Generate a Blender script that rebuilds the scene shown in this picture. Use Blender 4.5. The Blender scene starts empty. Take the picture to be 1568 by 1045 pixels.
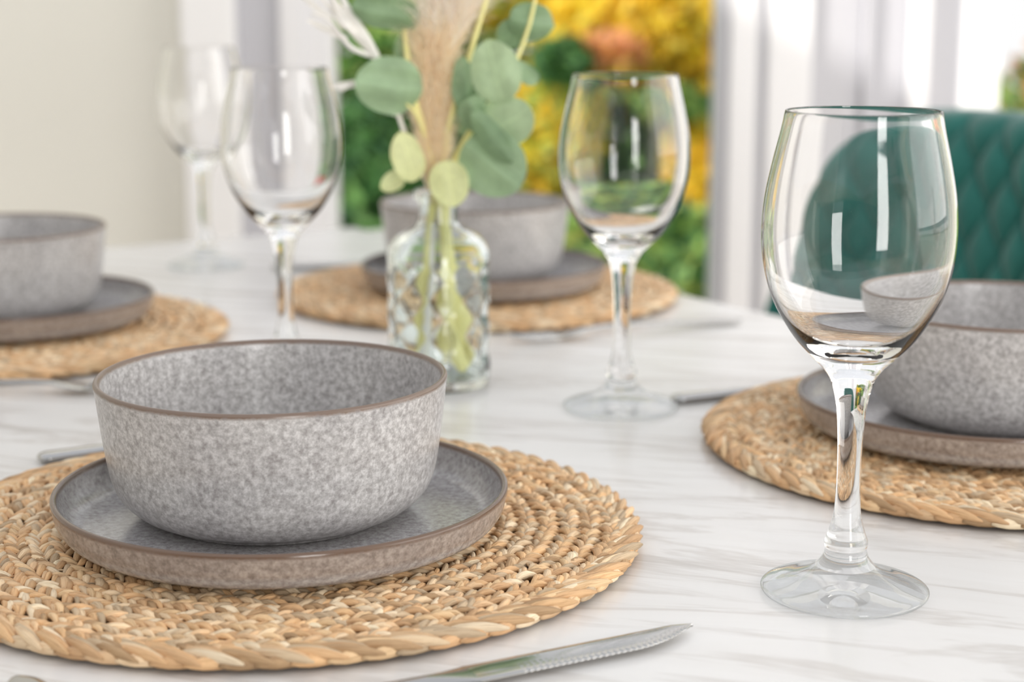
import bpy, bmesh, math, random
from mathutils import Vector, Matrix, noise
random.seed(7)
sc = bpy.context.scene
sc.view_settings.view_transform = 'Standard'
TT = 0.75  # table top height

# ------------------------------------------------------------ helpers
def link(o, parent=None):
    sc.collection.objects.link(o)
    if parent: o.parent = parent
    return o
def empty(name, loc=(0,0,0), rz=0):
    o = bpy.data.objects.new(name, None); o.location = loc; o.rotation_euler = (0,0,rz)
    o.empty_display_size = .05
    return link(o)
def mesh_obj(name, verts, faces, mat=None, parent=None, smooth=True, loc=(0,0,0), rz=0):
    me = bpy.data.meshes.new(name); me.from_pydata(verts, [], faces); me.update()
    bm = bmesh.new(); bm.from_mesh(me); bmesh.ops.recalc_face_normals(bm, faces=bm.faces); bm.to_mesh(me); bm.free()
    if smooth: me.shade_smooth()
    if mat: me.materials.append(mat)
    o = bpy.data.objects.new(name, me); o.location = loc; o.rotation_euler = (0,0,rz)
    return link(o, parent)
def catmull(P, n):
    out = []
    N = len(P)
    for i in range(N-1):
        p0 = P[max(i-1,0)]; p1 = P[i]; p2 = P[i+1]; p3 = P[min(i+2,N-1)]
        for k in range(n):
            t = k/n
            out.append(tuple(0.5*((2*b)+(-a+c)*t+(2*a-5*b+4*c-d)*t*t+(-a+3*b-3*c+d)*t**3) for a,b,c,d in zip(p0,p1,p2,p3)))
    out.append(tuple(P[-1]))
    return out
def lathe(name, prof, mat, seg=96, sub=4, fn=None, loc=(0,0,0), parent=None, rz=0):
    pr = catmull(prof, sub)
    pr = [(max(r,0),z) for r,z in pr]
    verts=[]; rows=[]
    for i,(r,z) in enumerate(pr):
        if i in (0,len(pr)-1) and r < 1e-5:
            rows.append([len(verts)]); verts.append((0,0,z))
        else:
            r = max(r, 1e-4)
            row=[]
            for s in range(seg):
                a = 2*math.pi*s/seg
                rr = r + (fn(i/len(pr), a, r, z) if fn else 0)
                row.append(len(verts)); verts.append((rr*math.cos(a), rr*math.sin(a), z))
            rows.append(row)
    faces=[]
    for A,B in zip(rows, rows[1:]):
        if len(A)==1 and len(B)>1:
            faces += [(A[0],B[k],B[(k+1)%seg]) for k in range(seg)]
        elif len(B)==1 and len(A)>1:
            faces += [(A[k],A[(k+1)%seg],B[0]) for k in range(seg)]
        elif len(A)>1:
            faces += [(A[k],A[(k+1)%seg],B[(k+1)%seg],B[k]) for k in range(seg)]
    return mesh_obj(name, verts, faces, mat, parent, True, loc, rz)
def tube(name, pts, rad, mat, parent=None, seg=8, sub=5):
    P = [Vector(p) for p in catmull(pts, sub)]
    verts=[]; faces=[]
    for i,p in enumerate(P):
        d = (P[min(i+1,len(P)-1)]-P[max(i-1,0)]).normalized()
        a = d.cross(Vector((0.13,1,0.05))).normalized(); b = d.cross(a)
        r = rad[0]+(rad[1]-rad[0])*i/(len(P)-1)
        for s in range(seg):
            t = 2*math.pi*s/seg
            verts.append(tuple(p+a*r*math.cos(t)+b*r*math.sin(t)))
    for i in range(len(P)-1):
        for s in range(seg):
            faces.append((i*seg+s,i*seg+(s+1)%seg,(i+1)*seg+(s+1)%seg,(i+1)*seg+s))
    faces.append(tuple(range(seg))); faces.append(tuple((len(P)-1)*seg+s for s in range(seg)))
    return mesh_obj(name, verts, faces, mat, parent)
def boxes(name, lst, mat, parent=None, bevel=0.004, loc=(0,0,0), rz=0):
    bm = bmesh.new()
    for b in lst:
        x0,x1,y0,y1,z0,z1 = b
        M = Matrix.Translation(((x0+x1)/2,(y0+y1)/2,(z0+z1)/2)) @ Matrix.Diagonal((x1-x0,y1-y0,z1-z0,1))
        bmesh.ops.create_cube(bm, size=1, matrix=M)
    if bevel: bmesh.ops.bevel(bm, geom=list(bm.edges), offset=bevel, segments=3, affect='EDGES', profile=.5)
    me = bpy.data.meshes.new(name); bm.to_mesh(me); bm.free(); me.materials.append(mat)
    o = bpy.data.objects.new(name, me); o.location=loc; o.rotation_euler=(0,0,rz)
    return link(o,parent)

# ------------------------------------------------------------ materials
def newmat(name):
    m = bpy.data.materials.new(name); m.use_nodes = True
    nt = m.node_tree; b = nt.nodes['Principled BSDF']
    return m, nt, b
def N(nt, typ, **kw):
    n = nt.nodes.new(typ)
    for k,v in kw.items():
        if k in n.inputs: n.inputs[k].default_value = v
        else: setattr(n,k,v)
    return n
def ramp(nt, stops):
    r = nt.nodes.new('ShaderNodeValToRGB'); cr = r.color_ramp
    cr.elements[0].position = stops[0][0]; cr.elements[0].color = (*stops[0][1],1)
    cr.elements[1].position = stops[-1][0]; cr.elements[1].color = (*stops[-1][1],1)
    for p,c in stops[1:-1]:
        e = cr.elements.new(p); e.color=(*c,1)
    return r
def plain(name, col, rough=.6, var=.06, scale=6, bump=0, metal=0, sheen=0):
    m,nt,b = newmat(name); L = nt.links.new
    tc = N(nt,'ShaderNodeTexCoord'); no = N(nt,'ShaderNodeTexNoise', Scale=scale, Detail=5.0)
    L(tc.outputs['Object'], no.inputs['Vector'])
    r = ramp(nt, [(.3,tuple(max(0,c*(1-var)) for c in col)),(.7,tuple(min(1,c*(1+var)) for c in col))])
    L(no.outputs['Fac'], r.inputs['Fac']); L(r.outputs['Color'], b.inputs['Base Color'])
    b.inputs['Roughness'].default_value = rough; b.inputs['Metallic'].default_value = metal
    if sheen: b.inputs['Sheen Weight'].default_value = sheen
    if bump:
        bp = N(nt,'ShaderNodeBump', Strength=bump, Distance=.002); L(no.outputs['Fac'], bp.inputs['Height']); L(bp.outputs['Normal'], b.inputs['Normal'])
    return m
def glassmat(name, col=(1,1,1), ior=1.5):
    m,nt,b = newmat(name)
    b.inputs['Base Color'].default_value=(*col,1); b.inputs['Transmission Weight'].default_value=1
    b.inputs['Roughness'].default_value=0.0; b.inputs['IOR'].default_value=ior
    return m
def thin_glass(name, mixglass):
    """thin sheet glass: clear see-through with angle dependent gloss, blended with refractive glass"""
    m,nt,b = newmat(name); L=nt.links.new
    b.inputs['Transmission Weight'].default_value=1; b.inputs['Roughness'].default_value=0; b.inputs['IOR'].default_value=1.47
    tr=N(nt,'ShaderNodeBsdfTransparent')
    gl=N(nt,'ShaderNodeBsdfGlossy'); gl.inputs['Roughness'].default_value=0.0
    lw=N(nt,'ShaderNodeLayerWeight'); lw.inputs['Blend'].default_value=.5
    tint=ramp(nt,[(.0,(1,1,1)),(.66,(.985,.995,1)),(.80,(.86,.92,.94)),(.97,(.50,.62,.66))]); L(lw.outputs['Facing'],tint.inputs['Fac']); L(tint.outputs[0],tr.inputs['Color'])
    pw=N(nt,'ShaderNodeMath',operation='POWER'); pw.inputs[1].default_value=4.0; L(lw.outputs['Facing'],pw.inputs[0])
    ma=N(nt,'ShaderNodeMath',operation='MULTIPLY_ADD'); ma.inputs[1].default_value=.9; ma.inputs[2].default_value=.06; L(pw.outputs[0],ma.inputs[0])
    m1=N(nt,'ShaderNodeMixShader'); L(ma.outputs[0],m1.inputs[0]); L(tr.outputs[0],m1.inputs[1]); L(gl.outputs[0],m1.inputs[2])
    m2=N(nt,'ShaderNodeMixShader'); m2.inputs[0].default_value=mixglass; L(m1.outputs[0],m2.inputs[1]); L(b.outputs[0],m2.inputs[2])
    L(m2.outputs[0],nt.nodes['Material Output'].inputs['Surface'])
    return m
def attrmat(name, rough=.6, fiber=False, trans=0.0):
    m,nt,b = newmat(name); L = nt.links.new
    at = N(nt,'ShaderNodeVertexColor'); at.layer_name='Col'
    b.inputs['Roughness'].default_value = rough
    if fiber:
        uv = N(nt,'ShaderNodeUVMap'); mp = N(nt,'ShaderNodeMapping'); mp.inputs['Scale'].default_value=(14,1.2,1)
        L(uv.outputs['UV'], mp.inputs['Vector'])
        no = N(nt,'ShaderNodeTexNoise', Scale=1.0, Detail=4.0, Roughness=.65); L(mp.outputs['Vector'], no.inputs['Vector'])
        r = ramp(nt,[(.3,(.60,.51,.42)),(.52,(1,1,1)),(.8,(1.0,1.0,.98))]); L(no.outputs['Fac'], r.inputs['Fac'])
        mx = N(nt,'ShaderNodeMixRGB', blend_type='MULTIPLY'); mx.inputs[0].default_value=.8
        L(at.outputs['Color'], mx.inputs[1]); L(r.outputs['Color'], mx.inputs[2]); L(mx.outputs[0], b.inputs['Base Color'])
        bp = N(nt,'ShaderNodeBump', Strength=.6, Distance=.001); L(no.outputs['Fac'], bp.inputs['Height']); L(bp.outputs['Normal'], b.inputs['Normal'])
    else:
        L(at.outputs['Color'], b.inputs['Base Color'])
    if trans:
        tr = N(nt,'ShaderNodeBsdfTranslucent'); ms = N(nt,'ShaderNodeMixShader'); ms.inputs[0].default_value=trans
        L(at.outputs['Color'], tr.inputs['Color'])
        L(b.outputs[0], ms.inputs[1]); L(tr.outputs[0], ms.inputs[2]); L(ms.outputs[0], nt.nodes['Material Output'].inputs['Surface'])
    return m

def marble():
    m,nt,b = newmat('marble_top'); L = nt.links.new
    tc = N(nt,'ShaderNodeTexCoord')
    m1 = N(nt,'ShaderNodeMapping'); m1.inputs['Rotation'].default_value=(0,0,math.radians(-42))
    L(tc.outputs['Object'], m1.inputs['Vector'])
    def layer(sx,sy,detail,dist,stops,seed):
        mp = N(nt,'ShaderNodeMapping'); mp.inputs['Scale'].default_value=(sx,sy,1); mp.inputs['Location'].default_value=(seed,seed*.7,0)
        L(m1.outputs['Vector'], mp.inputs['Vector'])
        no = N(nt,'ShaderNodeTexNoise', Scale=1.0, Detail=detail, Roughness=.6, Distortion=dist); L(mp.outputs['Vector'], no.inputs['Vector'])
        r = ramp(nt, stops); L(no.outputs['Fac'], r.inputs['Fac']); return r
    W=(1,1,1)
    a = layer(2.2,12,6,.6,[(.38,W),(.47,(.96,.955,.95)),(.5,(.80,.775,.755)),(.535,(.965,.96,.955)),(.63,W)],3.1)
    c = layer(6,46,6,.5,[(.33,(.82,.80,.785)),(.46,W),(.7,W)],9.3)
    d = layer(1.5,5,3,.2,[(.35,(.93,.925,.92)),(.6,W)],1.7)
    x1 = N(nt,'ShaderNodeMixRGB', blend_type='MULTIPLY'); x1.inputs[0].default_value=1
    x2 = N(nt,'ShaderNodeMixRGB', blend_type='MULTIPLY'); x2.inputs[0].default_value=1
    x3 = N(nt,'ShaderNodeMixRGB', blend_type='MULTIPLY'); x3.inputs[0].default_value=1
    L(a.outputs[0],x1.inputs[1]); L(c.outputs[0],x1.inputs[2]); L(x1.outputs[0],x2.inputs[1]); L(d.outputs[0],x2.inputs[2])
    x3.inputs[2].default_value=(.81,.795,.78,1); L(x2.outputs[0],x3.inputs[1]); L(x3.outputs[0], b.inputs['Base Color'])
    b.inputs['Roughness'].default_value=.24
    return m

def stoneware(name, rim_z, dark=False):
    m,nt,b = newmat(name); L = nt.links.new
    tc = N(nt,'ShaderNodeTexCoord')
    n1 = N(nt,'ShaderNodeTexNoise', Scale=340.0, Detail=3.0, Roughness=.6); L(tc.outputs['Object'], n1.inputs['Vector'])
    n2 = N(nt,'ShaderNodeTexNoise', Scale=1000.0, Detail=2.0); L(tc.outputs['Object'], n2.inputs['Vector'])
    n3 = N(nt,'ShaderNodeTexNoise', Scale=22.0, Detail=2.0); L(tc.outputs['Object'], n3.inputs['Vector'])
    if dark: st=[(.33,(.31,.295,.295)),(.50,(.43,.42,.425)),(.66,(.54,.535,.54))]
    else: st=[(.32,(.32,.305,.30)),(.49,(.455,.445,.44)),(.64,(.60,.59,.585))]
    r1 = ramp(nt,st); L(n1.outputs['Fac'], r1.inputs['Fac'])
    r2 = ramp(nt,[(.35,(.88,.87,.87)),(.6,(1.05,1.05,1.05))]); L(n2.outputs['Fac'], r2.inputs['Fac'])
    r3 = ramp(nt,[(.35,(.91,.90,.905)),(.65,(1.04,1.03,1.02))]); L(n3.outputs['Fac'], r3.inputs['Fac'])
    x = N(nt,'ShaderNodeMixRGB', blend_type='MULTIPLY'); x.inputs[0].default_value=1
    y = N(nt,'ShaderNodeMixRGB', blend_type='MULTIPLY'); y.inputs[0].default_value=1
    L(r1.outputs[0],x.inputs[1]); L(r2.outputs[0],x.inputs[2]); L(x.outputs[0],y.inputs[1]); L(r3.outputs[0],y.inputs[2])
    sp = N(nt,'ShaderNodeSeparateXYZ'); L(tc.outputs['Object'], sp.inputs[0])
    mr = N(nt,'ShaderNodeMapRange'); mr.inputs['From Min'].default_value=rim_z-.0026; mr.inputs['From Max'].default_value=rim_z-.0012
    ad = N(nt,'ShaderNodeMath', operation='MULTIPLY_ADD'); ad.inputs[1].default_value=.002; L(n1.outputs['Fac'], ad.inputs[0]); 
    sb = N(nt,'ShaderNodeMath', operation='SUBTRACT'); L(sp.outputs['Z'], sb.inputs[0]); sb.inputs[1].default_value=.001
    L(sb.outputs[0], ad.inputs[2]); L(ad.outputs[0], mr.inputs['Value'])
    z = N(nt,'ShaderNodeMixRGB'); z.inputs[2].default_value=(.19,.135,.105,1); L(mr.outputs[0], z.inputs[0]); L(y.outputs[0], z.inputs[1])
    L(z.outputs[0], b.inputs['Base Color'])
    if dark:
        ln = N(nt,'ShaderNodeVectorMath', operation='LENGTH'); mul = N(nt,'ShaderNodeVectorMath', operation='MULTIPLY'); mul.inputs[1].default_value=(1,1,0)
        L(tc.outputs['Object'], mul.inputs[0]); L(mul.outputs[0], ln.inputs[0])
        m2 = N(nt,'ShaderNodeMapRange'); m2.inputs['From Min'].default_value=.1045; m2.inputs['From Max'].default_value=.1062
        L(ln.outputs['Value'], m2.inputs['Value'])
        w = N(nt,'ShaderNodeMixRGB'); bc = N(nt,'ShaderNodeMixRGB', blend_type='MULTIPLY'); bc.inputs[0].default_value=1; bc.inputs[2].default_value=(.78,.69,.61,1)
        L(z.outputs[0], bc.inputs[1]); L(m2.outputs[0], w.inputs[0]); L(z.outputs[0], w.inputs[1]); L(bc.outputs[0], w.inputs[2]); L(w.outputs[0], b.inputs['Base Color'])
    b.inputs['Roughness'].default_value=.18 if dark else .28
    bp = N(nt,'ShaderNodeBump', Strength=.08, Distance=.0005); L(n1.outputs['Fac'], bp.inputs['Height']); L(bp.outputs['Normal'], b.inputs['Normal'])
    return m

M_bowl = stoneware('stoneware_bowl', .068)
M_plate = stoneware('stoneware_plate', .0225, True)
M_marble = marble()
M_glass = glassmat('clear_glass',(1,1,1),1.40)
M_foot = thin_glass('glass_foot',.20)
M_bglass = glassmat('bottle_glass', (.94,.99,.975),1.45)
M_steel = plain('brushed_steel',(.46,.455,.45),.10,.04,60,0,1.0)
M_straw = attrmat('seagrass', .6, True)
M_strawbase = plain('seagrass_base',(.20,.11,.055),.9,.3,200)
M_cream = plain('cream_plaster',(.86,.85,.785),.85,.012,3)
M_dwall = plain('added_dark_wall_tone',(.13,.135,.14),.85,.03,3)  # dark tone made up for the unseen wall, adds contrast to glass reflections
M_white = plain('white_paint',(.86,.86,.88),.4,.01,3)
M_grey = plain('painted_shade_grey',(.56,.56,.60),.5,.02,3)  # shade of the recessed frame parts put into a darker colour
M_whiteb = plain('gloss_white_frame',(.97,.97,.98),.3,.005,3)
M_floor = plain('oak_floor',(.50,.40,.31),.5,.15,5)
M_leaf = attrmat('foliage', .7, False, .4)
M_velvet = plain('teal_velvet',(.004,.120,.100),.75,.12,30,0,0,.35)
M_black = plain('black_metal',(.03,.03,.03),.4,.05,10)
M_lawn = plain('lawn',(.16,.30,.06),.9,.4,8)
M_legs = plain('table_leg_paint',(.75,.75,.75),.4,.02,5)

# ------------------------------------------------------------ room shell
boxes('floor',[(-2.75,2.75,-2.5,3.35,-.05,0)], M_floor, bevel=0)
YB=3.2
boxes('wall_back',[(-2.7,-.602,YB,YB+.15,0,2.6),(-.602,2.7,YB,YB+.15,2.3,2.6),(2.2,2.7,YB,YB+.15,0,2.3)], M_cream, bevel=0)
boxes('wall_left',[(-2.75,-2.7,-2.5,YB+.15,0,2.6)], M_cream, bevel=0)
boxes('wall_right',[(2.7,2.75,-2.5,-.9,0,2.6),(2.7,2.75,1.9,YB+.15,0,2.6),(2.7,2.75,-.9,1.9,0,.7),(2.7,2.75,-.9,1.9,2.35,2.6)], M_cream, bevel=0)
boxes('wall_front',[(-2.7,.65,-2.5,-2.45,0,2.6),(1.45,2.7,-2.5,-2.45,0,2.6),(.65,1.45,-2.5,-2.45,2.3,2.6)], M_dwall, bevel=0)
boxes('baseboard_back',[(-2.69,-.62,YB-.015,YB,0.0,.12)], M_white)
w1 = empty('window_1',(0,YB,0))
boxes('jamb_left_outer',[(-.60,-.504,-.08,.12,0,2.3)], M_whiteb, w1)
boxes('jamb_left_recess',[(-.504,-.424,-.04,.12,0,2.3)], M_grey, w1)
boxes('sash_left',[(-.424,-.385,-.06,.10,0,2.3),(-.385,-.345,-.045,.08,.0,2.3),(-.345,-.331,-.03,.06,0,2.3)], M_white, w1)
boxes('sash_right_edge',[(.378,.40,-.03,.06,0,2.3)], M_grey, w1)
boxes('sash_right',[(.40,.451,-.045,.10,0,2.3)], M_white, w1)
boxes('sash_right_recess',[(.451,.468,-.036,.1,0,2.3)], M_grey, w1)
boxes('door_bottom_rail',[(-.331,.383,-.01,.06,0,.12)], M_white, w1)
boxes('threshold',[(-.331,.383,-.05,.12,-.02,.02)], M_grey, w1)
p1 = empty('trim_1',(0,YB,0))
boxes('pilaster_face',[(.468,.55,-.05,.12,0,2.3),(.728,.760,-.07,.12,0,2.3)], M_white, p1)
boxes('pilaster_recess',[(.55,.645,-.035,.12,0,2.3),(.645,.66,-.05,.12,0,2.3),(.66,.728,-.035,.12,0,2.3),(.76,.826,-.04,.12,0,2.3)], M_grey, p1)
w2 = empty('window_2',(0,YB,0))
boxes('frame_left',[(.826,.893,-.06,.06,0,2.3)], M_whiteb, w2)
boxes('frame_rest',[(2.12,2.2,-.06,.10,0,2.3),(.893,2.12,-.05,.1,0,.12),(.893,2.12,-.05,.1,2.22,2.3)], M_whiteb, w2)
w3 = empty('window_3',(2.7,.5,0))
boxes('frame',[(-.03,.05,-1.4,-1.33,.7,2.35),(-.03,.05,1.33,1.4,.7,2.35),(-.03,.05,-.03,.03,.7,2.35),(-.03,.05,-1.33,1.33,.7,.77),(-.03,.05,-1.33,1.33,2.28,2.35)], M_whiteb, w3)

# ------------------------------------------------------------ garden
boxes('garden_lawn',[(-7,7,3.4,11,-.2,-.12)], M_lawn, bevel=0)
def blobmesh_leaves(name, comps, n, size):
    verts=[];faces=[];cols=[]
    tw = sum(c[7] for c in comps)
    for c in comps:
        k = int(n*c[7]/tw)
        for _ in range(k):
            d = Vector((random.gauss(0,1),random.gauss(0,1),random.gauss(0,1))).normalized()
            rr = random.uniform(.55,1)**.6
            p = Vector((c[0]+d.x*c[3]*rr, c[1]+d.y*c[4]*rr, c[2]+d.z*c[5]*rr))
            sz = c[8] if len(c)>8 else size
            if p.z < -.11+sz*1.3: p.z = -.11+sz*1.3
            a = Vector((random.gauss(0,1),random.gauss(0,1),random.gauss(0,1))).normalized()
            b = a.cross(Vector((random.gauss(0,1),random.gauss(0,1),random.gauss(0,1)))).normalized()
            s = sz*random.uniform(.6,1.3)
            i=len(verts)
            cc = a.cross(b)
            verts += [tuple(p-a*s),tuple(p-a*s*.2+b*s*.5+cc*s*.1),tuple(p+a*s),tuple(p-a*s*.2-b*s*.5+cc*s*.1)]
            faces.append((i,i+1,i+2,i+3))
            col = random.choice(c[6]); v = random.uniform(.8,1.25)
            cols += [(min(1,col[0]*v),min(1,col[1]*v),min(1,col[2]*v),1)]*4
    me = bpy.data.meshes.new(name); me.from_pydata(verts,[],faces); me.update()
    ca = me.color_attributes.new(name='Col', type='FLOAT_COLOR', domain='POINT')
    flat=[x for c in cols for x in c]; ca.data.foreach_set('color', flat)
    me.materials.append(M_leaf)
    return link(bpy.data.objects.new(name, me))
YEL=[(1,.74,.07),(1,.70,.06),(1,.80,.12),(1,.60,.06),(.80,.70,.14),(1,.76,.08)]
ORG=[(.85,.42,.22),(.80,.42,.30),(.9,.52,.18)]
GRN=[(.10,.24,.08),(.15,.34,.11),(.22,.42,.14),(.08,.19,.09)]
LGR=[(.38,.56,.14),(.50,.62,.18),(.28,.46,.14),(.65,.66,.18)]
DGR=[(.05,.14,.06),(.08,.19,.08),(.12,.26,.11)]
REDP=[(.85,.05,.05),(.95,.12,.09)]
WHP=[(.95,.95,.9),(.9,.9,.95)]
blobmesh_leaves('autumn_garden_shrubs',[
 (.52,6.2,.93,.46,.3,.23,YEL,4.2),(.14,6.0,.56,.17,.15,.24,YEL+LGR[:2],1.9),(.33,5.85,.83,.12,.08,.04,ORG,.30),(.74,5.95,.46,.16,.15,.28,YEL,2.2),(.0,6.4,1.05,.4,.3,.15,YEL+LGR,1.5),
 (-.55,6.0,.25,.30,.3,.42,GRN,2),(-.2,6.3,.4,.35,.3,.5,GRN,2),(-.5,6.2,.85,.35,.3,.22,GRN+LGR,1.5),(.15,6.1,.15,.22,.2,.22,GRN+LGR,1.2),(.42,6.15,.45,.22,.2,.20,GRN+DGR,1.3),
 (.17,5.8,.80,.09,.08,.07,GRN,.3),(.55,5.8,.66,.12,.08,.05,GRN+LGR,.3),
 (.45,5.6,.12,.4,.25,.22,LGR+GRN,2),(.85,5.7,.05,.3,.25,.2,GRN,1),(.92,6.2,.5,.25,.25,.4,LGR+GRN,1),
 (-.54,5.45,.20,.09,.08,.05,REDP,.5,.03),(-.54,5.55,.0,.14,.12,.14,DGR,.4,.03),
 (.48,5.25,.05,.07,.06,.05,WHP,.3,.028),(.65,5.25,.02,.05,.05,.04,WHP,.2,.028),(.56,5.35,-.06,.2,.12,.08,DGR,.4,.03)],20000,.05)
blobmesh_leaves('garden_hedge',[(-1.8,7.8,.9,1.0,.4,1.1,GRN,2),(-.4,8.0,.9,1.1,.4,1.3,GRN+LGR,3),(.8,8.0,.8,.7,.4,1.2,GRN+LGR+YEL,2)],9000,.08)
blobmesh_leaves('orange_shrub',[(2.10,6.0,.40,.48,.35,.55,LGR+GRN+ORG,2.5),(2.6,6.3,.2,.5,.35,.45,GRN+YEL,1.5),(1.9,5.9,.3,.3,.3,.4,GRN+LGR,1.2),(1.78,5.6,.72,.08,.08,.05,ORG,.15)],5000,.05)

# ------------------------------------------------------------ table
ang = math.atan2(.834,-.552)
tab = empty('dining_table',(-.0651,1.0723,0),ang)
bm = bmesh.new()
Lx,Ly = 1.60,.838
bmesh.ops.create_cube(bm,size=1,matrix=Matrix.Translation((0,0,TT-.016))@Matrix.Diagonal((Lx,Ly,.032,1)))
ve=[e for e in bm.edges if abs(e.verts[0].co.z-e.verts[1].co.z)>.01]
bmesh.ops.bevel(bm,geom=ve,offset=.03,segments=8,affect='EDGES')
te=[e for e in bm.edges if abs(e.verts[0].co.z-e.verts[1].co.z)<1e-5 and len([f for f in e.link_faces if abs(f.normal.z)>.9])==1]
bmesh.ops.bevel(bm,geom=te,offset=.004,segments=3,affect='EDGES')
me=bpy.data.meshes.new('tabletop'); bm.to_mesh(me); bm.free(); me.materials.append(M_marble)
link(bpy.data.objects.new('tabletop',me),tab)
boxes('apron',[(-.70,.70,-.33,-.31,.65,.718),(-.70,.70,.31,.33,.65,.718),(-.70,-.68,-.31,.31,.65,.718),(.68,.70,-.31,.31,.65,.718)],M_legs,tab)
for i,(x,y) in enumerate([(-.69,-.32),(.69,-.32),(.69,.32),(-.69,.32)]):
    boxes('leg_%d'%(i+1),[(x-.03,x+.03,y-.03,y+.03,0,.7175)],M_legs,tab)

# ------------------------------------------------------------ placemat (woven seagrass coils)
def make_mat_mesh():
    verts=[];faces=[];cols=[];uvs=[]
    PAL=[(.80,.50,.26),(.86,.60,.34),(.68,.42,.22),(.93,.70,.45),(.53,.34,.18),(.84,.57,.33),(.95,.77,.54),(.85,.54,.28),(.64,.48,.31)]
    ST=[(-1,.22),(-.75,.62),(-.35,.95),(0,1.0),(.35,.95),(.75,.62),(1,.22)]
    K=8
    def stitch(cx,cy,ang,L,W,H,z,arc,tilt,bend=.10):
        base=len(verts)
        ca,sa=math.cos(ang),math.sin(ang)
        c=random.choice(PAL); v=random.uniform(.82,1.10); c=(min(1,c[0]*v),min(1,c[1]*v),min(1,c[2]*v),1)
        ou=random.uniform(0,50); ov=random.uniform(0,50)
        for (t,rp) in ST:
            for k in range(K):
                a=2*math.pi*k/K
                lx=t*L/2; ly=math.cos(a)*W/2*rp; lz=math.sin(a)*H/2*rp + arc*(1-t*t) + tilt*t
                ly += bend*L*(t*t-.4)
                verts.append((cx+lx*ca-ly*sa, cy+lx*sa+ly*ca, z+lz)); cols.append(c); uvs.append((ou+k/K*1.0, ov+t*.8))
        for i in range(len(ST)-1):
            for k in range(K):
                faces.append((base+i*K+k, base+i*K+(k+1)%K, base+(i+1)*K+(k+1)%K, base+(i+1)*K+k))
        faces.append(tuple(base+k for k in range(K))[::-1]); e=base+(len(ST)-1)*K
        faces.append(tuple(e+k for k in range(K)))
    r=.006; pitch=.0104
    while r<.1640:
        n=max(5,int(2*math.pi*r/.0090)); ph=random.random()
        for side,dlt,an in ((0,-.0022,.48),(1,.0023,-.48)):
            for i in range(n):
                fat=random.uniform(.85,1.25)
                for sub in range(2):   # every stitch is a pair of flat grass blades
                    th=2*math.pi*(i+ph+.5*side+.38*sub+random.uniform(-.12,.12))/n
                    q=r+dlt+random.uniform(-.0007,.0007)
                    stitch(q*math.cos(th), q*math.sin(th), th+math.pi/2+an+random.uniform(-.18,.18), random.uniform(.0140,.0185), random.uniform(.0027,.0040)*fat, .0034*fat, .0040+random.uniform(-.0006,.0007), .0033, random.uniform(-.0006,.0018), .12 if side==0 else -.12)
        for i in range(n//2):
            th=random.uniform(0,2*math.pi); q=r+pitch*.5
            stitch(q*math.cos(th), q*math.sin(th), th+random.uniform(-.9,.9), .0115,.0010,.0009,.0050,.0024,0,.05)
        r+=pitch
    n=int(2*math.pi*.1695/.0135)
    for i in range(n):
        th=2*math.pi*i/n
        for k in range(3):
            a2=th+random.uniform(-.01,.01)
            q=.1685+(k-1)*.0026
            stitch(q*math.cos(a2+k*.012), q*math.sin(a2+k*.012), a2+math.pi/2-.36+random.uniform(-.04,.04), .031, .0040, .0050, .0052,.0016,.0,.03)
        stitch(.1722*math.cos(th+.04), .1722*math.sin(th+.04), th+math.pi/2+.25, .024, .005, .0060, .0038,.0004,0,.03)
    me=bpy.data.meshes.new('placemat_weave'); me.from_pydata(verts,[],faces); me.update()
    ca=me.color_attributes.new(name='Col',type='FLOAT_COLOR',domain='POINT'); ca.data.foreach_set('color',[x for c in cols for x in c])
    uvl=me.uv_layers.new(name='UVMap')
    li=[0]*len(me.loops); me.loops.foreach_get('vertex_index',li)
    uvl.data.foreach_set('uv',[x for i in li for x in uvs[i]])
    me.shade_smooth(); me.materials.append(M_straw)
    return me
MATME = make_mat_mesh()
def placemat(loc,rz):
    e = empty('woven_placemat',(loc[0],loc[1],TT+.0005),rz)
    link(bpy.data.objects.new('weave',MATME),e)
    lathe('backing',[(0,.0012),(.12,.0012),(.166,.0012),(.1685,.0020),(.166,.0030),(.12,.0030),(0,.0030)],M_strawbase,64,1,parent=e)

PLATE=[(0,.0022),(.05,.0022),(.066,.0020),(.068,0),(.072,0),(.074,.0020),(.086,.0030),(.0935,.0060),(.0975,.0115),(.0990,.0175),(.0996,.0212),(.0989,.0226),(.0976,.0226),(.0967,.0212),(.0957,.0160),(.0930,.0105),(.0885,.0072),(.078,.0062),(.05,.0060),(0,.0060)]
PLATE=[(r*1.085,z) for r,z in PLATE]
BOWL=[(0,.0025),(.030,.0025),(.046,.0022),(.049,0),(.056,0),(.0585,.0018),(.0660,.0050),(.0732,.0115),(.0775,.0205),(.0799,.0340),(.0818,.0490),(.0833,.0620),(.0839,.0662),(.0834,.0678),(.0823,.0682),(.0812,.0672),(.0804,.0640),(.0788,.0490),(.0768,.0350),(.0736,.0225),(.0680,.0145),(.0580,.0098),(.0400,.0078),(0,.0075)]
GL=[(0,.0046),(.010,.0040),(.020,.0026),(.029,.0010),(.0335,.0),(.0360,.0002),(.0371,.0014),(.0364,.0026),(.031,.0044),(.023,.0068),(.0155,.0104),(.0108,.0152),(.0092,.0195),(.0097,.0230),(.0080,.0278),(.0060,.036),(.0053,.050),(.0055,.068),(.0066,.083),(.0088,.093),(.0112,.098),(.0145,.1018),(.0200,.1072),(.0270,.1150),(.0354,.129),(.0400,.144),(.0414,.158),(.0405,.173),(.0379,.187),(.0343,.202),(.0329,.2092),(.0325,.2098),(.0320,.2092),(.0334,.202),(.0370,.187),(.0396,.173),(.0405,.158),(.0390,.144),(.0343,.130),(.0255,.1172),(.0168,.1110),(.0080,.1084),(0,.1080)]
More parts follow.
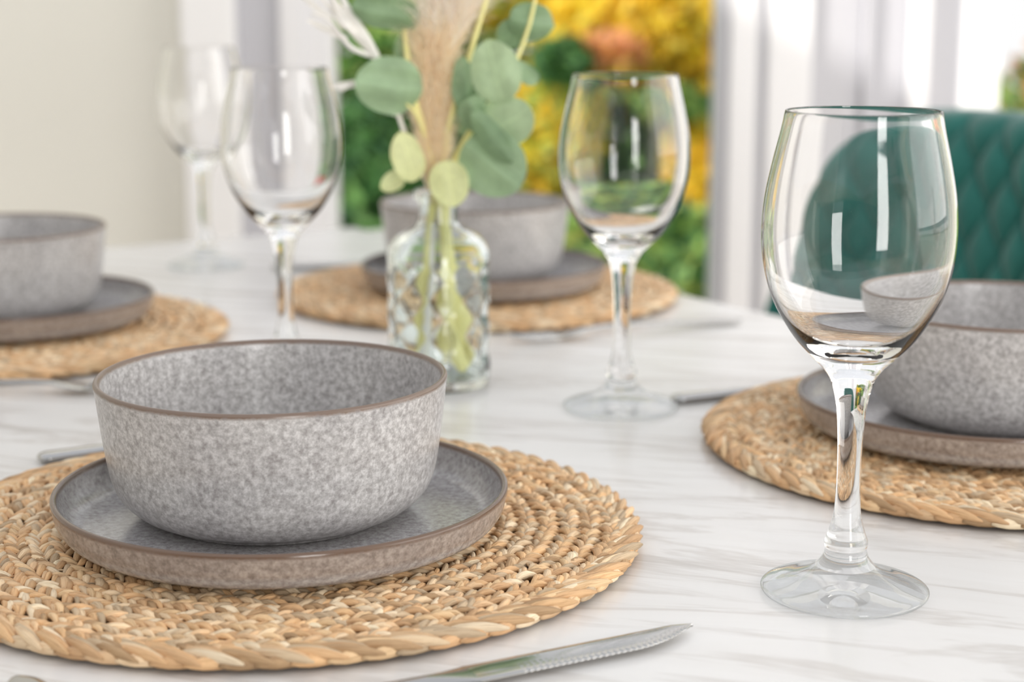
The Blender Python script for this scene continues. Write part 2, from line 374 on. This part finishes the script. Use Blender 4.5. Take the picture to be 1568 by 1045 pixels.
GLASS=[(r,z*1.018) for r,z in GL]

placemats=[((-.113,.800),.3),((.290,.975),1.7),((-.030,1.487),2.9),((-.400,1.300),4.1)]
plates=[(-.1100,.784),(.277,.973),(-.025,1.480),(-.390,1.310)]
bowls=[(-.1150,.795),(.291,.985),(-.033,1.502),(-.406,1.330)]
for l,r in placemats: placemat(l,r)
pm=None
for i,l in enumerate(plates):
    if pm is None: o=lathe('stoneware_plate',PLATE,M_plate,128,4,loc=(l[0],l[1],TT+.0098)); pm=o.data
    else:
        o=link(bpy.data.objects.new('stoneware_plate',pm)); o.location=(l[0],l[1],TT+.0098); o.rotation_euler=(0,0,i*1.3)
bmh=None
for i,l in enumerate(bowls):
    z=TT+.0098+.0062
    if bmh is None: o=lathe('stoneware_bowl',BOWL,M_bowl,160,4,loc=(l[0],l[1],z)); bmh=o.data
    else:
        o=link(bpy.data.objects.new('stoneware_bowl',bmh)); o.location=(l[0],l[1],z); o.rotation_euler=(0,0,i*1.1)
gm=None
for i,l in enumerate([(.1486,.7225),(.0706,1.0700),(-.1586,1.1703),(-.302,1.6595)]):
    if gm is None:
        o=lathe('wine_glass',GLASS,M_glass,128,5,loc=(l[0],l[1],TT+.0003)); gm=o.data
        gm.materials.append(M_foot)
        for p in gm.polygons:
            if p.center.z<.0125: p.material_index=1
    else:
        o=link(bpy.data.objects.new('wine_glass',gm)); o.location=(l[0],l[1],TT+.0003)

# ------------------------------------------------------------ cutlery
def loft(secs, verts, faces, K=12):
    b=len(verts)
    for (x,y0,y1,zc,th) in secs:
        for k in range(K):
            a=2*math.pi*k/K
            c=math.cos(a); s=math.sin(a)
            verts.append((x,(y0+y1)/2+(y1-y0)/2*c, zc+th/2*s))
    for i in range(len(secs)-1):
        for k in range(K):
            faces.append((b+i*K+k,b+i*K+(k+1)%K,b+(i+1)*K+(k+1)%K,b+(i+1)*K+k))
    faces.append(tuple(b+k for k in range(K))); e=b+(len(secs)-1)*K; faces.append(tuple(e+k for k in range(K)))
def knife(p0, p1dir, flip=1):
    v=[];f=[]; secs=[]
    n=400
    for i in range(n+1):
        x=.225*i/n
        if x<.105:
            hi=.0085-.0038*(1-min(1,x/.012))**2
            lo=-.0090+.0135*(1-min(1,x/.038))**2.2
            if x<.0008: lo=hi-.0008
            th=.0016
            if .006<x<.085: lo+= .0010*abs(((i%5)-2.5)/2.5)
        elif x<.125:
            t=(x-.105)/.02; hi=.0085-.0045*t; lo=-.0090+.0050*t; th=.0016+.004*t
        else:
            t=(x-.125)/.1; hi=.0040+.0042*t; lo=-.0040-.0042*t; th=.0055+.0005*t
            if t>.93: q=(t-.93)/.07; m=math.sqrt(max(.02,1-q*q)); hi*=m; lo*=m; th*=m
        if flip<0: lo,hi=-hi,-lo
        secs.append((x,lo,hi,0.0032,th))
    loft(secs,v,f)
    d=math.atan2(p1dir[1],p1dir[0])
    return mesh_obj('table_knife',v,f,M_steel,None,True,(p0[0],p0[1],TT+.0),d)
def fork(p0,dr):
    v=[];f=[]
    for k in range(4):
        y=(k-1.5)*.0062
        loft([(0,y-.0006,y+.0006,.0075,.001),(.012,y-.0013,y+.0013,.0045,.0018),(.03,y-.0016,y+.0016,.0030,.002),(.046,y-.0019,y+.0019,.0040,.002)],v,f,8)
    S=[(.044,-.0112,.0112,.0040,.002),(.052,-.0112,.0112,.0046,.0022),(.062,-.0085,.0085,.0060,.0026),(.072,-.0038,.0038,.0072,.003),(.09,-.0028,.0028,.0075,.0034),(.13,-.0038,.0038,.0060,.0034),(.17,-.0060,.0060,.0036,.003),(.195,-.0072,.0072,.0026,.0026),(.204,-.0055,.0055,.0024,.0022),(.208,-.002,.002,.0024,.0016)]
    loft(catmull(S,4),v,f)
    return mesh_obj('table_fork',v,f,M_steel,None,True,(p0[0],p0[1],TT+.0002),math.atan2(dr[1],dr[0]))
def nrm(a): l=math.hypot(*a); return (a[0]/l,a[1]/l)
knife((.0775,.6690),nrm((-.1097,-.0572)),-1)
knife((-.077,1.050),nrm((-.0295,-.0175)),1)
knife((.312,1.168),nrm((-.069,-.029)),1)
knife((-.010,1.655),nrm((-.1,-.008)),1)
fork((-.062,.456),nrm((-.625,.78)))
fork((-.002,1.274),nrm((.85,.40)))
fork((-.24,1.112),nrm((-.6,-.0)))

# ------------------------------------------------------------ bottle vase + bouquet
BX,BY=-.050,1.140
BOT=[(0,.003),(.024,.0022),(.0315,0),(.0342,.0022),(.0350,.008),(.0350,.03),(.0350,.06),(.0350,.086),(.0338,.0945),(.0285,.1020),(.0205,.1065),(.0150,.1105),(.0135,.1160),(.0132,.1250),(.0155,.1268),(.0165,.1300),(.0157,.1335),(.0140,.1342),(.0122,.1335),(.0112,.1290),(.0108,.1170),(.0118,.1100),(.0180,.1035),(.0260,.0985),(.0305,.0925),(.0320,.0850),(.0322,.06),(.0322,.03),(.0320,.010),(.0290,.0062),(0,.0056)]
def emb(u,a,r,z):
    if u<.5 and r>.0345 and .010<z<.088:
        w=min(1,(z-.010)/.006,(.088-z)/.006)
        k=abs(math.sin(4.5*a+z*125)*math.sin(4.5*a-z*125))
        return -.0016*w*(1-k**.5)
    return 0
lathe('glass_bottle_vase',BOT,M_bglass,216,14,emb,loc=(BX,BY,TT+.0003))
bq = empty('eucalyptus_pampas_bouquet',(BX,BY,TT+.0003))
M_stem=plain('green_stem',(.92,.84,.36),.5,.12,40)
M_wstem=plain('dried_white_stem',(.92,.89,.85),.8,.04,60)
M_leafm=attrmat('eucalyptus_leaf',.5,False,.3)
tube('stem_1',[(-.018,.004,.008),(-.010,.003,.06),(-.004,0,.12),(.006,-.002,.17),(.018,-.004,.21),(.036,-.006,.27),(.05,0,.33)],(.0038,.0010),M_stem,bq)
tube('stem_2',[(.016,-.006,.008),(.008,-.003,.05),(.003,-.002,.12),(-.004,-.003,.16),(-.016,-.006,.20),(-.022,0,.25),(-.03,.004,.32)],(.0044,.0010),M_stem,bq)
tube('stem_3',[(.004,.008,.010),(.004,.004,.06),(.006,.002,.12),(.010,0,.15),(.030,-.003,.185),(.046,-.002,.205),(.062,.0,.245),(.07,0,.29)],(.0030,.0009),M_stem,bq)
tube('stem_4',[(.020,.008,.010),(.012,.006,.06),(.004,.004,.12),(.0,.006,.2),(.006,.006,.30)],(.0040,.0024),M_stem,bq)
tube('stem_5',[(.010,-.004,.15),(.024,-.010,.158),(.034,-.016,.165)],(.0012,.0008),M_stem,bq)
tube('stem_6',[(-.006,-.004,.165),(-.014,-.010,.185),(-.026,-.014,.198)],(.0012,.0008),M_stem,bq)
tube('white_stem_1',[(-.010,-.006,.012),(-.004,0,.12),(-.022,.0,.172),(-.036,0,.215),(-.052,0,.233),(-.074,.002,.258),(-.09,.002,.285)],(.0018,.0012),M_wstem,bq)
tube('white_stem_2',[(-.036,0,.215),(-.046,-.003,.209),(-.064,-.004,.200)],(.0022,.0012),M_wstem,bq)
tube('white_stem_3',[(-.036,0,.213),(-.046,-.003,.235),(-.062,-.004,.262),(-.07,0,.30)],(.0030,.0014),M_wstem,bq)
tube('white_stem_4',[(-.040,0,.222),(-.056,-.003,.228),(-.070,-.004,.245),(-.082,0,.250)],(.0020,.0010),M_wstem,bq)
def leafset(name, specs, mat):
    verts=[];faces=[];cols=[]
    for li,(x,z,w,h,rot,y,yaw,pit,col) in enumerate(specs):
        M = Matrix.Translation((x,y,z)) @ Matrix.Rotation(math.radians(yaw),4,'Z') @ Matrix.Rotation(math.radians(pit),4,'X') @ Matrix.Rotation(math.radians(rot),4,'Y')
        NX,NY=26,40; b=len(verts)
        bend=random.uniform(.10,.28); cup=random.uniform(.15,.40)
        for j in range(NY+1):
            v=-1+2*j/NY
            hwid=(max(0,1-abs(v)**2.3))**.55*(1-.10*v)
            if j==0: hwid=.04
            if j==NY: hwid=.03
            for i in range(NX+1):
                u=-1+2*i/NX
                px=u*w/2*hwid; pz=v*h/2*(1.0+.03*abs(u)*(1 if v<0 else -1))
                py=cup*abs(px)*.9 - bend*h*.5*(1-v*v)*.6 + .0014*math.sin(pz*230+li)*abs(u) + .0010*math.sin(px*350+li*2)
                f=1.0
                if abs(u)<.05: f=1.18
                q=(pz-abs(px)*.75)/(h*.21)
                if abs(q-round(q))<.07 and abs(u)<.85: f=max(f,1.06)
                n=noise.noise(Vector((px*90+li*5,pz*90,li)))+.5*noise.noise(Vector((px*300+li*5,pz*300,li)))
                f*=1+.16*n
                if abs(u)>.93: f*=1.10
                verts.append(tuple(M@Vector((px,py,pz)))); cols.append((min(1,col[0]*f),min(1,col[1]*f),min(1,col[2]*f),1))
        for j in range(NY):
            for i in range(NX):
                q=b+j*(NX+1)+i
                faces.append((q,q+1,q+NX+2,q+NX+1))
    me=bpy.data.meshes.new(name); me.from_pydata(verts,[],faces); me.update()
    ca=me.color_attributes.new(name='Col',type='FLOAT_COLOR',domain='POINT'); ca.data.foreach_set('color',[q for c in cols for q in c])
    me.shade_smooth(); me.materials.append(mat)
    return link(bpy.data.objects.new(name,me),bq)
E1=(.33,.47,.28,1);E2=(.45,.59,.36,1);E3=(.24,.36,.20,1);Y1=(.76,.80,.42,1);Y2=(.70,.75,.40,1)
leafset('eucalyptus_leaves',[
 (-.031,.204,.038,.046,-80,-.020,15,10,E1),(.039,.214,.033,.042,-12,-.022,-10,5,E2),(.019,.203,.020,.040,-8,-.006,35,0,E3),
 (-.033,.251,.024,.046,-80,-.010,10,20,E3),(.047,.180,.034,.038,60,-.016,-15,15,E2),(.038,.152,.043,.047,130,-.024,-5,0,E1),
 (.037,.172,.016,.044,-38,-.030,10,0,E3),(-.019,.158,.022,.034,-15,-.020,20,-5,Y1),(.009,.140,.026,.031,170,-.026,5,-8,Y1),
 (-.030,.140,.013,.018,-120,-.012,-20,10,Y2),(.019,.188,.020,.036,15,-.002,-40,0,E3),(.064,.244,.026,.034,100,.004,25,15,E3),
 (.052,.238,.020,.026,60,.006,0,15,E3),(.058,.212,.012,.024,-55,-.002,10,20,E1),(-.022,.226,.016,.032,10,.004,50,0,E3),
 (.026,.184,.020,.030,150,-.012,20,20,E1),
 (.055,.290,.034,.036,0,-.006,10,0,E2),(-.045,.285,.036,.04,-30,.0,-10,0,E1),(.075,.29,.036,.034,30,.0,20,10,E2),(-.03,.32,.034,.034,0,0,0,0,E1),(.06,.33,.03,.03,0,0,0,0,E2)],M_leafm)
WH=(.92,.89,.85,1)
leafset('dried_white_leaves',[(-.060,.250,.005,.034,-40,-.004,10,0,WH),(-.072,.240,.005,.030,-65,-.002,10,0,WH),(-.066,.256,.005,.034,-20,-.006,0,0,WH),(-.052,.238,.006,.030,-50,-.008,20,0,WH),(-.058,.204,.005,.024,-100,-.006,0,0,WH),(-.080,.255,.005,.03,-50,0,0,0,WH),(-.030,.195,.005,.024,-10,-.004,0,0,WH)],attrmat('dried_white_leaf',.8,False,.3))
# pampas plume: feathery strands around a spine
M_pamp=attrmat('pampas_fibre',.9,False,.45)
verts=[];faces=[];cols=[]
for i in range(12500):
    t=random.random()
    z0=.128+t*.27
    g1=min(1,max(0,(t-.30)/.22))
    env=.0105+.006*min(1,t/.3)+.023*g1
    if t>.75: env*=1-(t-.75)*2
    a=random.uniform(0,2*math.pi); L=random.uniform(.016,.036)
    cx=-.002+.019*g1; cy=-.001
    x0=cx+random.uniform(-.35,.35)*env; y0=cy+random.uniform(-.3,.3)*env
    ox=math.cos(a)*env*random.uniform(.2,1.3); oy=math.sin(a)*env*random.uniform(.2,.8)
    droop=random.uniform(-.9,.5)
    w=random.uniform(.00020,.00044)
    pts=[(x0,y0,z0),(x0+ox*.4,y0+oy*.4,z0+L*.5),(x0+ox*.8,y0+oy*.8,z0+L*.85),(x0+ox*1.2,y0+oy*1.2,z0+L*(.95+.4*droop))]
    b=len(verts)
    g=random.uniform(.93,1.05); rr=random.random()
    if t>.36: base=(1,.91,.79) if rr<.6 else ((1,.96,.90) if rr<.9 else (1,.82,.72))
    else: base=(1,.84,.62) if rr<.6 else ((1,.91,.74) if rr<.9 else (.95,.75,.54))
    base=(base[0]*g,base[1]*g,base[2]*g,1)
    for j,p in enumerate(pts):
        ww=w*(1-.25*j); verts += [(p[0]-ww,p[1],p[2]),(p[0]+ww,p[1]+ww*.5,p[2])]; cols += [tuple(min(1,q) for q in base)]*2
    for j in range(3): faces.append((b+2*j,b+2*j+1,b+2*j+3,b+2*j+2))
me=bpy.data.meshes.new('pampas_plume'); me.from_pydata(verts,[],faces); me.update()
ca=me.color_attributes.new(name='Col',type='FLOAT_COLOR',domain='POINT'); ca.data.foreach_set('color',[q for c in cols for q in c])
me.materials.append(M_pamp); link(bpy.data.objects.new('pampas_plume',me),bq)

# ------------------------------------------------------------ teal quilted chair
s,n_=1.205,1.19
ch = empty('quilted_velvet_dining_chair',(-.552*s+.834*n_, .834*s+.552*n_,0),ang)
def backrest():
    NU,NV=170,150; verts=[];faces=[]
    Z0,Z1=.42,.893
    def pt(i,j,side):
        u=-1+2*i/NU; v=j/NV
        hw=.258-.05*max(0,v-.35)
        ztop=Z0+(Z1-Z0)*(.55+.45*(1-abs(u)**5)**.5)
        z=Z0+(ztop-Z0)*v; x=u*hw
        edge=max(0,(1-abs(u)**10))**.5*max(0,(1-v**24))**.5
        p=x/.048; q=z/.088
        quilt=(abs(math.sin(math.pi*(p+q))*math.sin(math.pi*(p-q))))**.4
        th=(.028+.016*quilt)*edge*side
        y=-.20-.05*(v)+.11*abs(u)**2.2 + th
        return (x,y,z)
    idx={}
    for side in (1,-1):
        for i in range(NU+1):
            for j in range(NV+1):
                idx[(side,i,j)]=len(verts); verts.append(pt(i,j,side))
        for i in range(NU):
            for j in range(NV):
                faces.append((idx[(side,i,j)],idx[(side,i+1,j)],idx[(side,i+1,j+1)],idx[(side,i,j+1)]))
    for i in range(NU): faces.append((idx[(1,i,0)],idx[(1,i+1,0)],idx[(-1,i+1,0)],idx[(-1,i,0)]))
    o=mesh_obj('backrest',verts,faces,M_velvet,ch)
    bm=bmesh.new(); bm.from_mesh(o.data); bmesh.ops.remove_doubles(bm,verts=bm.verts,dist=1e-5); bmesh.ops.recalc_face_normals(bm,faces=bm.faces); bm.to_mesh(o.data); bm.free()
backrest()
boxes('seat',[(-.24,.24,-.20,.22,.39,.48)],M_velvet,ch,.035)
for i,(x,y) in enumerate([(-.20,-.18),(.20,-.18),(.20,.18),(-.20,.18)]):
    tube('leg_%d'%(i+1),[(x,y,.40),(x*1.08,y*1.08,.2),(x*1.15,y*1.15,0.0)],(.016,.010),M_black,ch,12)

# ------------------------------------------------------------ light
w=bpy.data.worlds.new('World'); sc.world=w; w.use_nodes=True
nt=w.node_tree; bg=nt.nodes['Background']
tc=nt.nodes.new('ShaderNodeTexCoord'); sp=nt.nodes.new('ShaderNodeSeparateXYZ'); rp=nt.nodes.new('ShaderNodeValToRGB')
rp.color_ramp.elements[0].position=.0; rp.color_ramp.elements[0].color=(1.0,1.0,1.0,1)
rp.color_ramp.elements[1].position=.8; rp.color_ramp.elements[1].color=(.92,.94,.98,1)
nt.links.new(tc.outputs['Generated'],sp.inputs[0]); nt.links.new(sp.outputs['Z'],rp.inputs[0]); nt.links.new(rp.outputs[0],bg.inputs[0])
bg.inputs['Strength'].default_value=1.0
def area(name,loc,target,sx,sy,power,col=(1,1,1)):
    l=bpy.data.lights.new(name,'AREA'); l.shape='RECTANGLE'; l.size=sx; l.size_y=sy; l.energy=power; l.color=col
    o=bpy.data.objects.new(name,l); o.location=loc
    o.rotation_euler=(Vector(target)-Vector(loc)).to_track_quat('-Z','Y').to_euler()
    return link(o)
area('window_daylight_right',(2.6,.5,1.55),(0,.9,.8),2.4,1.5,34,(1,.975,.94))
area('window_daylight_rear',(1.05,-2.4,1.25),(1.05,0,1.25),.75,1.9,55,(1,.985,.96))
sl=bpy.data.lights.new('autumn_sun','SUN'); sl.energy=4.2; sl.angle=.02; sl.color=(1,.96,.90)
so=link(bpy.data.objects.new('autumn_sun',sl)); so.location=(-6,0,4)
so.rotation_euler=Vector((.9*.906,.43*.906,-.42)).to_track_quat('-Z','Y').to_euler()

# ------------------------------------------------------------ camera
cam=bpy.data.cameras.new('camera'); co=bpy.data.objects.new('camera',cam); link(co)
cam.sensor_width=36; cam.lens=2600/1568*36
co.location=(0,0,TT+.261); co.rotation_euler=(math.radians(90-11.46),0,0)
cam.clip_start=.01
cam.dof.use_dof=True; cam.dof.focus_distance=.77; cam.dof.aperture_fstop=6.2
sc.camera=co
